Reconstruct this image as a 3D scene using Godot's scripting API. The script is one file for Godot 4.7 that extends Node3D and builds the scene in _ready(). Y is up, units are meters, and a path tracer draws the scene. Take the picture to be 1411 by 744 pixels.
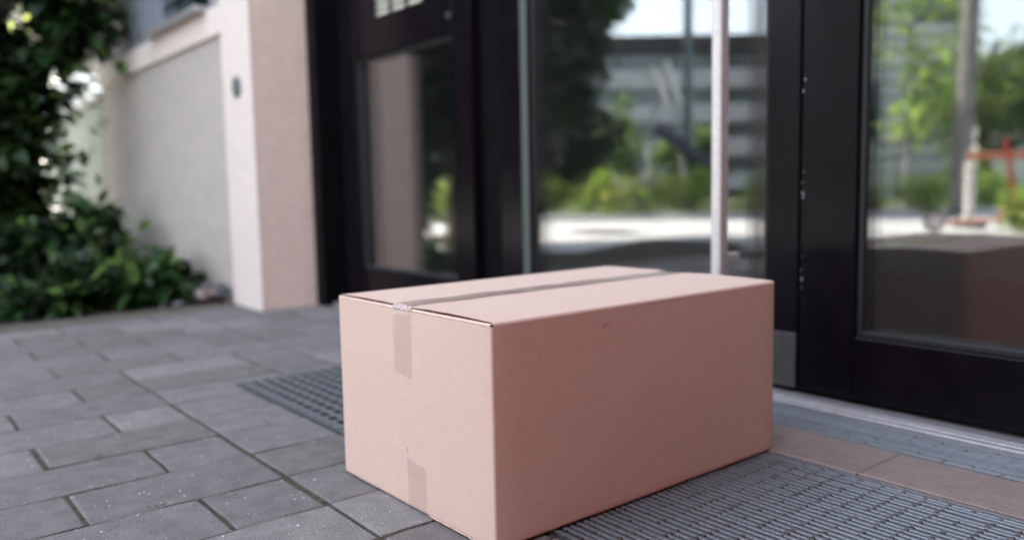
extends Node3D
# Entrance of an apartment house with a carton in front of the door.
# x runs along the facade (right positive), y up, z out towards the street; metres.

const DOOR_Z := -1.685          # plane of the glazed entrance
const WALL_Z := -1.33           # outer face of the house wall
const GRATE_FRONT := -0.765
const GRATE_BACK := -1.300
const MAT2_FRONT := -1.462
const THRESH := -1.610

var rng := RandomNumberGenerator.new()
var M := {}
var used := {}

# ---------------------------------------------------------------- helpers
func lin(r: float, g: float, b: float) -> Color:
	return Color(r, g, b).linear_to_srgb()

func numbered(called: String, parent: Node) -> String:
	var key = str(parent.get_instance_id()) + called
	var n: int = used.get(key, 0)
	used[key] = n + 1
	return called if n == 0 else "%s_%03d" % [called, n]

func thing(called: String, label: String, category: String, at := Vector3.ZERO, turn := 0.0, group := "") -> Node3D:
	var o := Node3D.new()
	o.name = numbered(called, self)
	add_child(o, true)
	o.position = at
	o.rotation.y = turn
	o.set_meta("label", label)
	o.set_meta("category", category)
	if group != "":
		o.set_meta("group", group)
	return o

func put(called: String, mesh: Mesh, m: Material, parent: Node, at := Vector3.ZERO, rot := Vector3.ZERO) -> MeshInstance3D:
	var o := MeshInstance3D.new()
	o.name = numbered(called, parent)
	o.mesh = mesh
	o.material_override = m
	parent.add_child(o, true)
	o.position = at
	o.rotation = rot
	return o

func struct(called: String, mesh: Mesh, m: Material, at := Vector3.ZERO) -> MeshInstance3D:
	var o := put(called, mesh, m, self, at)
	o.set_meta("kind", "structure")
	return o

func st() -> SurfaceTool:
	var s := SurfaceTool.new()
	s.begin(Mesh.PRIMITIVE_TRIANGLES)
	s.set_smooth_group(-1)
	return s

func done(s: SurfaceTool) -> ArrayMesh:
	s.generate_normals()
	return s.commit()

func tri(s: SurfaceTool, a: Vector3, b: Vector3, c: Vector3, out: Vector3) -> void:
	if (a - c).cross(a - b).dot(out) < 0.0:
		var t := b
		b = c
		c = t
	s.add_vertex(a)
	s.add_vertex(b)
	s.add_vertex(c)

func quad(s: SurfaceTool, a: Vector3, b: Vector3, c: Vector3, d: Vector3, out: Vector3) -> void:
	tri(s, a, b, c, out)
	tri(s, a, c, d, out)

# a box with chamfered edges, added to s
func cbox(s: SurfaceTool, center: Vector3, size: Vector3, ch := 0.002, basis := Basis.IDENTITY) -> void:
	var h := size / 2.0
	ch = minf(ch, minf(h.x, minf(h.y, h.z)) * 0.9)
	var P := func(sx: float, sy: float, sz: float, ax: int) -> Vector3:
		var v := Vector3(sx * (h.x - (0.0 if ax == 0 else ch)), sy * (h.y - (0.0 if ax == 1 else ch)), sz * (h.z - (0.0 if ax == 2 else ch)))
		return center + basis * v
	for ax in 3:
		for sg in [-1.0, 1.0]:
			var c := []
			for k in [[-1.0, -1.0], [1.0, -1.0], [1.0, 1.0], [-1.0, 1.0]]:
				var q := [0.0, 0.0, 0.0]
				q[ax] = sg
				q[(ax + 1) % 3] = k[0]
				q[(ax + 2) % 3] = k[1]
				c.append(P.call(q[0], q[1], q[2], ax))
			var n := Vector3.ZERO
			n[ax] = sg
			quad(s, c[0], c[1], c[2], c[3], basis * n)
	if ch <= 0.00001:
		return
	for ax in 3:   # edges parallel to ax
		var a1 := (ax + 1) % 3
		var a2 := (ax + 2) % 3
		for s1 in [-1.0, 1.0]:
			for s2 in [-1.0, 1.0]:
				var q0 := [0.0, 0.0, 0.0]
				q0[a1] = s1
				q0[a2] = s2
				var q1 := q0.duplicate()
				q0[ax] = -1.0
				q1[ax] = 1.0
				var n := Vector3.ZERO
				n[a1] = s1
				n[a2] = s2
				quad(s, P.call(q0[0], q0[1], q0[2], a1), P.call(q1[0], q1[1], q1[2], a1), P.call(q1[0], q1[1], q1[2], a2), P.call(q0[0], q0[1], q0[2], a2), basis * n)
	for sx in [-1.0, 1.0]:
		for sy in [-1.0, 1.0]:
			for sz in [-1.0, 1.0]:
				tri(s, P.call(sx, sy, sz, 0), P.call(sx, sy, sz, 1), P.call(sx, sy, sz, 2), basis * Vector3(sx, sy, sz))

func box_mesh(size: Vector3, ch := 0.002) -> ArrayMesh:
	var s := st()
	cbox(s, Vector3.ZERO, size, ch)
	return done(s)

# box from corner to corner
func span(s: SurfaceTool, x0: float, x1: float, y0: float, y1: float, z0: float, z1: float, ch := 0.003) -> void:
	cbox(s, Vector3(x0 + x1, y0 + y1, z0 + z1) / 2.0, Vector3(absf(x1 - x0), absf(y1 - y0), absf(z1 - z0)), ch)

func span_part(called: String, x0: float, x1: float, y0: float, y1: float, z0: float, z1: float, m: Material, parent: Node, ch := 0.003) -> MeshInstance3D:
	return put(called, box_mesh(Vector3(absf(x1 - x0), absf(y1 - y0), absf(z1 - z0)), ch), m, parent, Vector3(x0 + x1, y0 + y1, z0 + z1) / 2.0)

# tapered tube through points with radii
func tube(s: SurfaceTool, pts: Array, radii: Array, sides := 8, caps := true) -> void:
	s.set_smooth_group(1)
	var rings := []
	for i in pts.size():
		var dir: Vector3 = (pts[mini(i + 1, pts.size() - 1)] - pts[maxi(i - 1, 0)]).normalized()
		var side := dir.cross(Vector3(0.31, 0.2, 0.93)).normalized()
		var up := side.cross(dir).normalized()
		var ring := []
		for k in sides:
			var a := TAU * k / sides
			ring.append(pts[i] + (side * cos(a) + up * sin(a)) * radii[i])
		rings.append(ring)
	for i in pts.size() - 1:
		for k in sides:
			var k2 := (k + 1) % sides
			var mid: Vector3 = (rings[i][k] + rings[i][k2]) / 2.0 - pts[i]
			quad(s, rings[i][k], rings[i + 1][k], rings[i + 1][k2], rings[i][k2], mid)
	s.set_smooth_group(-1)
	if caps:
		for e in [0, pts.size() - 1]:
			var out: Vector3 = pts[e] - pts[1 if e == 0 else e - 1]
			for k in sides:
				tri(s, pts[e], rings[e][k], rings[e][(k + 1) % sides], out)

func flat_poly(pts: Array, y: float) -> ArrayMesh:
	var s := st()
	for i in range(1, pts.size() - 1):
		tri(s, Vector3(pts[0].x, y, pts[0].y), Vector3(pts[i].x, y, pts[i].y), Vector3(pts[i + 1].x, y, pts[i + 1].y), Vector3.UP)
	return done(s)

func sheet_rects(rects: Array, y: float) -> ArrayMesh:
	var s := st()
	for r in rects:   # x0 x1 z0 z1
		quad(s, Vector3(r[0], y, r[2]), Vector3(r[1], y, r[2]), Vector3(r[1], y, r[3]), Vector3(r[0], y, r[3]), Vector3.UP)
	return done(s)

# ---------------------------------------------------------------- textures
func noise(freq: float, oct: int, sd: int, kind := FastNoiseLite.TYPE_SIMPLEX_SMOOTH) -> FastNoiseLite:
	var n := FastNoiseLite.new()
	n.noise_type = kind
	n.frequency = freq
	n.fractal_octaves = oct
	n.seed = sd
	return n

func noise_bytes(n: FastNoiseLite, w: int, h: int) -> PackedByteArray:
	var im := n.get_seamless_image(w, h)
	im.convert(Image.FORMAT_L8)
	return im.get_data()

# grey texture: coarse and fine noise around a mean, with optional light and dark specks
func grain(side: int, coarse: float, fine: float, c_freq: float, f_freq: float, sd: int, light := 0, dark := 0, tint := Vector3.ZERO, stretch := 1, coarse_specks := 0, base := 0.86) -> ImageTexture:
	var a := noise_bytes(noise(c_freq, 4, sd), side, side)
	var fi := noise(f_freq, 3, sd + 7).get_seamless_image(side / stretch, side)
	fi.convert(Image.FORMAT_L8)
	if stretch > 1:
		fi.resize(side, side, Image.INTERPOLATE_BILINEAR)
	var b := fi.get_data()
	var out := PackedByteArray()
	out.resize(side * side * 3)
	for i in side * side:
		var ca := (a[i] / 255.0 - 0.5)
		var v := base + ca * coarse + (b[i] / 255.0 - 0.5) * fine
		out[i * 3] = int(clampf((v + ca * tint.x) * 255.0, 0, 255))
		out[i * 3 + 1] = int(clampf((v + ca * tint.y) * 255.0, 0, 255))
		out[i * 3 + 2] = int(clampf((v + ca * tint.z) * 255.0, 0, 255))
	var im := Image.create_from_data(side, side, false, Image.FORMAT_RGB8, out)
	var r := RandomNumberGenerator.new()
	r.seed = sd
	for k in light:
		var w := r.randi_range(1, 4) + (r.randi_range(1, 3) * coarse_specks if k % 5 == 0 else 0)
		var v := r.randf_range(0.9, 1.0)
		im.fill_rect(Rect2i(r.randi_range(0, side - 6), r.randi_range(0, side - 6), w, maxi(1, w - r.randi_range(0, 2))), Color(v, v, v) * (1.0 if coarse_specks == 0 or k % 3 else 0.97))
	for k in dark:
		var v := r.randf_range(0.45, 0.7) * base
		im.fill_rect(Rect2i(r.randi_range(0, side - 6), r.randi_range(0, side - 6), r.randi_range(1, 4) + coarse_specks, r.randi_range(1, 4)), Color(v, v, v))
	return ImageTexture.create_from_image(im)

func bump(side: int, freq: float, oct: int, sd: int, strength := 6.0, kind := FastNoiseLite.TYPE_SIMPLEX_SMOOTH) -> NoiseTexture2D:
	var t := NoiseTexture2D.new()
	t.width = side
	t.height = side
	t.seamless = true
	t.as_normal_map = true
	t.bump_strength = strength
	t.noise = noise(freq, oct, sd, kind)
	return t

func mat(c: Color, rough := 0.8, metal := 0.0) -> StandardMaterial3D:
	var m := StandardMaterial3D.new()
	m.albedo_color = c
	m.roughness = rough
	m.metallic = metal
	return m

func tmat(c: Color, rough: float, tex: Texture2D, nrm: Texture2D, scale: float, nscale := 1.0, world := true, metal := 0.0) -> StandardMaterial3D:
	var m := mat(c, rough, metal)
	m.uv1_triplanar = true
	m.uv1_world_triplanar = world
	m.uv1_scale = Vector3.ONE * scale
	if tex:
		m.albedo_texture = tex
	if nrm:
		m.normal_enabled = true
		m.normal_texture = nrm
		m.normal_scale = nscale
	return m

func leafmat(sd: int, backlight := 0.5) -> StandardMaterial3D:
	var m := mat(Color.WHITE, 0.42)
	m.vertex_color_use_as_albedo = true
	m.metallic_specular = 0.32
	m.backlight_enabled = true
	m.backlight = lin(0.85 * backlight, 1.0 * backlight, 0.42 * backlight)
	return m

func build_materials() -> void:
	var pav_tex := grain(1024, 0.10, 0.26, 0.006, 0.13, 11, 330, 2600, Vector3.ZERO, 1, 2, 0.50)
	var pav_n := bump(1024, 0.22, 4, 12, 9.0)
	M.paver = []
	for k in 6:
		var g: float = [0.188, 0.225, 0.205, 0.250, 0.210, 0.176][k]
		var w: Vector3 = [Vector3(1.06, 0.96, 0.925), Vector3(1.07, 0.965, 0.92), Vector3(1.06, 0.96, 0.94), Vector3(1.06, 0.97, 0.92), Vector3(1.05, 0.96, 0.945), Vector3(1.08, 0.965, 0.89)][k]
		var m := tmat(lin(g * w.x * 3.25, g * w.y * 3.25, g * w.z * 3.25), 0.78, pav_tex, pav_n, 2.3, 0.5)
		M.paver.append(m)
	M.paver_brown = tmat(lin(0.52, 0.44, 0.35), 0.85, pav_tex, pav_n, 2.3, 0.9)
	M.joint = tmat(lin(0.085, 0.078, 0.048), 0.95, grain(512, 0.7, 0.7, 0.02, 0.12, 21, 0, 900, Vector3(-0.25, 0.1, -0.25)), bump(512, 0.15, 4, 22, 10.0), 4.0)
	M.stone = tmat(lin(0.30, 0.225, 0.20), 0.5, grain(1024, 0.10, 0.10, 0.008, 0.05, 31, 60, 200), bump(512, 0.06, 4, 32, 2.0), 2.0, 0.4)
	M.plaster_light = tmat(lin(0.88, 0.75, 0.675), 0.9, grain(512, 0.05, 0.06, 0.01, 0.16, 41), bump(512, 0.16, 4, 42, 8.0), 3.0, 0.45)
	M.plaster_salmon = tmat(lin(0.88, 0.68, 0.57), 0.9, grain(512, 0.06, 0.12, 0.01, 0.16, 43), bump(512, 0.16, 4, 44, 9.0), 3.0, 0.5)
	M.plaster_garden = tmat(lin(0.40, 0.41, 0.34), 0.9, grain(512, 0.1, 0.10, 0.01, 0.16, 84), null, 2.0)
	M.clinker = tmat(lin(0.78, 0.115, 0.035), 0.85, grain(512, 0.15, 0.2, 0.01, 0.12, 49), bump(256, 0.14, 4, 50, 7.0), 2.0, 0.8)
	M.plaster_grey = tmat(lin(0.60, 0.53, 0.475), 0.9, grain(1024, 0.05, 0.05, 0.005, 0.12, 45, 0, 0, Vector3(0.02, 0, -0.03)), bump(512, 0.14, 4, 46, 7.0), 1.2, 0.8)
	M.plaster_blue = tmat(lin(0.22, 0.245, 0.28), 0.9, grain(512, 0.06, 0.10, 0.01, 0.16, 47), null, 2.0)
	M.plaster_rose = tmat(lin(0.34, 0.30, 0.31), 0.9, grain(512, 0.06, 0.10, 0.01, 0.16, 48), null, 2.0)
	M.frame = tmat(lin(0.005, 0.004, 0.005), 0.45, grain(512, 0.25, 0.15, 0.01, 0.1, 51), null, 1.5)
	M.frame_face = tmat(lin(0.008, 0.0058, 0.008), 0.2, grain(512, 0.2, 0.1, 0.01, 0.1, 52), null, 1.5)
	M.frame.metallic_specular = 0.18
	M.frame_face.metallic_specular = 0.22
	M.gasket = mat(lin(0.005, 0.005, 0.005), 0.7)
	M.steel = tmat(lin(0.84, 0.78, 0.73), 0.45, grain(512, 0.08, 0.14, 0.01, 0.15, 53, 0, 0, Vector3.ZERO, 8), null, 6.0, 1.0, true, 0.35)
	M.alu = tmat(lin(0.50, 0.47, 0.47), 0.6, grain(512, 0.15, 0.18, 0.02, 0.1, 54), null, 4.0, 1.0, true, 0.8)
	M.kick = tmat(lin(0.15, 0.14, 0.14), 0.45, grain(512, 0.12, 0.12, 0.01, 0.1, 55), null, 3.0, 1.0, true, 0.7)
	M.zinc = tmat(lin(0.24, 0.253, 0.268), 0.5, grain(1024, 0.25, 0.2, 0.03, 0.12, 56, 0, 300, Vector3(0.08, 0, -0.08)), bump(256, 0.1, 3, 57, 3.0), 5.0, 0.5, true, 0.55)
	M.rust = tmat(lin(0.10, 0.068, 0.055), 0.8, grain(512, 0.7, 0.5, 0.03, 0.12, 58, 0, 500), null, 8.0)
	M.pit = mat(lin(0.018, 0.017, 0.016), 0.95)
	M.white = mat(lin(0.72, 0.71, 0.68), 0.5)
	M.label = mat(lin(0.46, 0.45, 0.37), 0.4)
	M.button = mat(lin(0.12, 0.09, 0.07), 0.5)
	M.seal = mat(lin(0.062, 0.070, 0.064), 0.6)
	var glass := mat(Color(0.85, 0.95, 0.9, 0.001), 0.0)
	glass.transparency = BaseMaterial3D.TRANSPARENCY_ALPHA
	glass.metallic_specular = 0.5
	M.glass = glass
	# carton
	M.card = tmat(lin(0.81, 0.595, 0.485), 0.72, grain(1024, 0.02, 0.022, 0.012, 0.05, 61, 12, 30, Vector3(0.0, 0.0, 0.0), 8), bump(512, 0.02, 3, 62, 1.2), 3.0, 0.25, false)
	M.card.metallic_specular = 0.22
	M.card_raw = mat(lin(0.36, 0.22, 0.165), 0.9)
	var tape := mat(Color(lin(0.42, 0.36, 0.34), 0.07), 0.14)
	tape.transparency = BaseMaterial3D.TRANSPARENCY_ALPHA
	M.tape = tape
	M.tape_white = mat(lin(0.82, 0.74, 0.72), 0.4)
	M.frayed = mat(lin(0.62, 0.47, 0.42), 0.8)
	# outdoors
	M.bark = tmat(lin(0.085, 0.07, 0.05), 0.9, grain(512, 0.5, 0.5, 0.02, 0.08, 71), bump(256, 0.06, 4, 72, 10.0), 3.0)
	M.bark_pale = tmat(lin(0.42, 0.41, 0.38), 0.85, grain(512, 0.5, 0.4, 0.02, 0.08, 73, 0, 400), null, 2.0)
	M.soil = tmat(lin(0.045, 0.033, 0.024), 0.95, grain(512, 0.6, 0.6, 0.02, 0.1, 74, 0, 700), bump(256, 0.1, 4, 75, 10.0), 2.0)
	M.concrete = tmat(lin(0.62, 0.62, 0.61), 0.85, grain(512, 0.12, 0.12, 0.01, 0.1, 76), null, 0.5)
	M.asphalt = tmat(lin(0.060, 0.060, 0.063), 0.85, grain(512, 0.3, 0.5, 0.01, 0.15, 77), bump(256, 0.15, 3, 78, 6.0), 1.5)
	M.grass_ground = tmat(lin(0.075, 0.10, 0.035), 0.95, grain(512, 0.7, 0.5, 0.01, 0.1, 79, 0, 0, Vector3(0.2, 0.05, -0.1)), null, 0.4)
	M.leaf = leafmat(1, 0.2)
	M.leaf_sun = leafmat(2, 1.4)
	M.clad = tmat(lin(0.60, 0.61, 0.64), 0.7, grain(512, 0.12, 0.1, 0.01, 0.1, 80), null, 0.3)
	M.clad_dark = mat(lin(0.07, 0.072, 0.078), 0.7)
	M.clad_pale = tmat(lin(0.76, 0.78, 0.77), 0.7, grain(512, 0.12, 0.1, 0.01, 0.1, 81), null, 0.3)
	M.window_far = mat(lin(0.03, 0.055, 0.06), 0.12)
	M.window_far.metallic_specular = 0.8
	M.roof = mat(lin(0.035, 0.033, 0.035), 0.8)
	M.post = tmat(lin(0.24, 0.235, 0.22), 0.8, grain(512, 0.2, 0.15, 0.01, 0.1, 82), null, 0.6)
	M.orange = mat(lin(0.55, 0.19, 0.08), 0.45)
	M.red = mat(lin(0.40, 0.04, 0.06), 0.4)
	M.rubber = mat(lin(0.02, 0.02, 0.02), 0.7)
	M.blue = mat(lin(0.03, 0.04, 0.07), 0.45)
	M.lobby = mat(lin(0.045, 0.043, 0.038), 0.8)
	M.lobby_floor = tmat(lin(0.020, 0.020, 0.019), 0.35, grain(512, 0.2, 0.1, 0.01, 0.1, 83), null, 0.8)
	M.pebble = []
	for c in [Vector3(0.09, 0.085, 0.085), Vector3(0.17, 0.12, 0.105), Vector3(0.06, 0.06, 0.065), Vector3(0.2, 0.15, 0.13)]:
		M.pebble.append(mat(lin(c.x, c.y, c.z), 0.7))

# ---------------------------------------------------------------- foliage
func leaf_mesh(len_: float, wid: float, fold := 0.25, droop := 0.2) -> ArrayMesh:
	var s := st()
	s.set_smooth_group(1)
	var n := 4
	var mid := []
	var lft := []
	var rgt := []
	for i in n + 1:
		var t := float(i) / n
		var w := wid * 0.5 * sin(PI * pow(t, 0.75)) * (1.0 if i < n else 0.0)
		var y := -droop * len_ * t * t
		mid.append(Vector3(0, y, len_ * t))
		lft.append(Vector3(-w, y + w * fold, len_ * t))
		rgt.append(Vector3(w, y + w * fold, len_ * t))
	for i in n:
		for e in [lft, rgt]:
			if i > 0:
				tri(s, mid[i], e[i], mid[i + 1], Vector3.UP)
			if i < n - 1:
				tri(s, e[i], e[i + 1], mid[i + 1], Vector3.UP)
			if i == 0:
				tri(s, mid[0], e[1], mid[1], Vector3.UP)
	return done(s)

func leaf_basis(out: Vector3, r: RandomNumberGenerator, jitter := 0.7) -> Basis:
	var d := (out + Vector3(r.randf_range(-1, 1), r.randf_range(-0.9, 0.5), r.randf_range(-1, 1)) * jitter).normalized()
	var up := (Vector3.UP + out * 0.6 + Vector3(r.randf_range(-1, 1), 0, r.randf_range(-1, 1)) * 0.6).normalized()
	var x := up.cross(d).normalized()
	return Basis(x, d.cross(x).normalized(), d)

# leaves spread through blobs [centre, radii]; many blobs of small size make clumps and gaps
func leaves(parent: Node, called: String, blobs: Array, count: int, lm: Mesh, m: Material, tones: Array, sd: int, size := Vector2(0.7, 1.3), jitter := 0.7) -> MultiMeshInstance3D:
	var r := RandomNumberGenerator.new()
	r.seed = sd
	var total := 0.0
	for b in blobs:
		total += b[1].x * b[1].y + b[1].y * b[1].z + b[1].x * b[1].z
	var mm := MultiMesh.new()
	mm.transform_format = MultiMesh.TRANSFORM_3D
	mm.use_colors = true
	mm.mesh = lm
	mm.instance_count = count
	var k := 0
	for bi in blobs.size():
		var b = blobs[bi]
		var share: float = (b[1].x * b[1].y + b[1].y * b[1].z + b[1].x * b[1].z) / total
		var n := int(round(share * count)) if bi < blobs.size() - 1 else count - k
		var tone: Color = tones[r.randi() % tones.size()]
		for i in n:
			if k >= count:
				break
			var d := Vector3(r.randfn(), r.randfn(), r.randfn()).normalized()
			var rad := pow(r.randf(), 0.4)
			var p: Vector3 = b[0] + d * b[1] * rad
			var sc := r.randf_range(size.x, size.y)
			mm.set_instance_transform(k, Transform3D(leaf_basis(d, r, jitter).scaled_local(Vector3.ONE * sc), p))
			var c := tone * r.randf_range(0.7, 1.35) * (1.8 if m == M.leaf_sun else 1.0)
			c.r *= r.randf_range(0.85, 1.2)
			mm.set_instance_color(k, Color(c.r, c.g, c.b, 1))
			k += 1
	while k < count:
		mm.set_instance_transform(k, Transform3D(Basis().scaled(Vector3.ONE * 0.001), blobs[0][0]))
		mm.set_instance_color(k, tones[0])
		k += 1
	var o := MultiMeshInstance3D.new()
	o.name = numbered(called, parent)
	o.multimesh = mm
	o.material_override = m
	parent.add_child(o, true)
	o.set_meta("kind", "stuff")
	return o

func clumps(center: Vector3, radii: Vector3, n: int, size: float, sd: int) -> Array:
	var r := RandomNumberGenerator.new()
	r.seed = sd
	var out := []
	for i in n:
		var d := Vector3(r.randfn(), r.randfn(), r.randfn()).normalized() * pow(r.randf(), 0.5)
		var s := size * r.randf_range(0.55, 1.25)
		out.append([center + d * radii, Vector3(s, s * r.randf_range(0.6, 0.9), s)])
	return out

func wood(parent: Node, called: String, base: Vector3, top: Vector3, r0: float, limbs: int, spread: Vector3, m: Material, sd: int) -> MeshInstance3D:
	var r := RandomNumberGenerator.new()
	r.seed = sd
	var s := st()
	var pts := []
	var rad := []
	for i in 6:
		var t := i / 5.0
		pts.append(base.lerp(top, t) + Vector3(r.randf_range(-1, 1), 0, r.randf_range(-1, 1)) * r0 * 0.8 * t)
		rad.append(r0 * (1.0 - 0.75 * t) * (1.25 if i == 0 else 1.0))
	tube(s, pts, rad, 9)
	for k in limbs:
		var t := 0.3 + 0.65 * k / limbs
		var from := base.lerp(top, t)
		var a := k * 2.4 + r.randf()
		var to := from + Vector3(cos(a) * spread.x, spread.y * r.randf_range(0.3, 0.8), sin(a) * spread.z) * r.randf_range(0.5, 0.9)
		var mid := from.lerp(to, 0.5) + Vector3(0, -0.05 * spread.y, 0)
		tube(s, [from, mid, to], [r0 * 0.45 * (1.1 - t), r0 * 0.3 * (1.1 - t), r0 * 0.08], 6)
	return put(called, done(s), m, parent)

# ---------------------------------------------------------------- the far side: its own street frame (the street crosses ours at an angle)
const STREET_O := Vector3(0, 0, -3.37)
const STREET_W := Vector3(-0.7817, 0, 0.6237)
const STREET_E := Vector3(0.6237, 0, 0.7817)
func street(across: float, far: float, y := 0.0) -> Vector3:
	return STREET_O + STREET_E * across + STREET_W * far + Vector3(0, y, 0)
func street_turn() -> float:
	return Basis(STREET_E, Vector3.UP, -STREET_W).get_euler().y

# ================================================================ scene
func _ready() -> void:
	rng.seed = 20
	var cam := Camera3D.new()
	cam.name = "camera"
	var fwd := Vector3(-0.77779199, -0.10022986, -0.62047853)
	var right := Vector3(0.62504032, -0.01958456, -0.78034674)
	var up := Vector3(-0.06606224, 0.99477154, -0.07788042)
	cam.transform = Transform3D(Basis(right, up, -fwd).orthonormalized(), Vector3(0, 0.5, 0))
	var att := CameraAttributesPhysical.new()
	att.frustum_focal_length = 36.66
	att.frustum_focus_distance = 1.13
	att.frustum_near = 0.02
	att.frustum_far = 600.0
	att.exposure_aperture = 2.35
	cam.attributes = att
	cam.fov = 36.247
	cam.near = 0.02
	cam.far = 600.0
	add_child(cam)
	cam.current = true

	var env := Environment.new()
	env.background_mode = Environment.BG_SKY
	var sky := Sky.new()
	var ps := ProceduralSkyMaterial.new()
	ps.sky_top_color = Color(0.72, 0.765, 0.84)
	ps.sky_horizon_color = Color(0.90, 0.965, 0.99)
	ps.sky_curve = 0.18
	ps.ground_bottom_color = Color(0.25, 0.25, 0.22)
	ps.ground_horizon_color = Color(0.55, 0.58, 0.55)
	ps.sun_angle_max = 25.0
	sky.sky_material = ps
	env.sky = sky
	env.tonemap_mode = Environment.TONE_MAPPER_LINEAR
	env.tonemap_exposure = 6.8
	env.sdfgi_enabled = true
	env.ssao_enabled = true
	env.ssil_enabled = true
	var we := WorldEnvironment.new()
	we.name = "environment"
	we.environment = env
	add_child(we)

	var sun := DirectionalLight3D.new()
	sun.name = "sun"
	sun.light_energy = 1.6
	sun.light_color = Color(1.0, 0.965, 0.91)
	sun.light_angular_distance = 0.5
	sun.shadow_enabled = true
	add_child(sun)
	var to_sun := Vector3(-0.846 * cos(0.84), sin(0.84), -0.534 * cos(0.84))
	sun.look_at_from_position(to_sun * 30.0, Vector3.ZERO, Vector3.UP)

	build_materials()
	build_ground()
	build_house()
	build_paving()
	build_gratings()
	build_carton()
	build_planting()
	build_far_side()
	build_small_things()

# ---------------------------------------------------------------- ground
func build_ground() -> void:
	var R := 260.0
	struct("ground", sheet_rects([[-R, -3.74, -R, R], [-3.74, 6.0, 1.25, R], [6.0, R, -R, R], [-3.74, 6.0, -R, -14.0]], -0.03), M.grass_ground)
	# bed under the pavers, open over the two pits of the gratings
	struct("joint_sand", sheet_rects([
		[-3.74, -2.118, -2.2, GRATE_FRONT + 0.006], [-3.74, 6.0, GRATE_FRONT + 0.006, 1.25],
		[-2.118, 0.16, GRATE_BACK - 0.003, MAT2_FRONT + 0.003], [0.16, 6.0, -2.2, GRATE_FRONT + 0.006]], -0.0032), M.joint)
	var y := -0.009
	var road := []
	for q in [[-9.0, 3.0], [14.0, 3.0], [14.0, 12.2], [-9.0, 12.2]]:
		var p := street(q[0], q[1])
		road.append(Vector2(p.x, p.z))
	# the forecourt in front of the house and the pale path beyond it
	struct("forecourt", flat_poly([Vector2(-3.72, 1.252), Vector2(6.0, 1.252), Vector2(9.0, 9.0), Vector2(1.0, 9.0), Vector2(-3.72, 5.4)], -0.02), M.asphalt)
	var path := []
	for q in [[-14.0, 6.28], [10.0, 6.28], [10.0, 11.64], [-14.0, 11.64]]:
		var p := street(q[0], q[1])
		path.append(Vector2(p.x, p.z))
	struct("path", flat_poly(path, -0.006), M.concrete)
	# soil of the planting bed along the house wall
	var s := st()
	var n := 14
	for i in n:
		for j in n:
			var c := []
			for k in [[0, 0], [1, 0], [1, 1], [0, 1]]:
				var u: float = float(i + k[0]) / n
				var v: float = float(j + k[1]) / n
				var px := lerpf(-7.5, -3.72, u)
				var pz := lerpf(WALL_Z, 3.0, v)
				c.append(Vector3(px, -0.01 + 0.035 * sin(u * 9.0 + v * 5.0) * sin(v * 7.0) * minf(1.0, (1.0 - u) * 8.0), pz))
			quad(s, c[0], c[1], c[2], c[3], Vector3.UP)
	struct("soil", done(s), M.soil)

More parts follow.
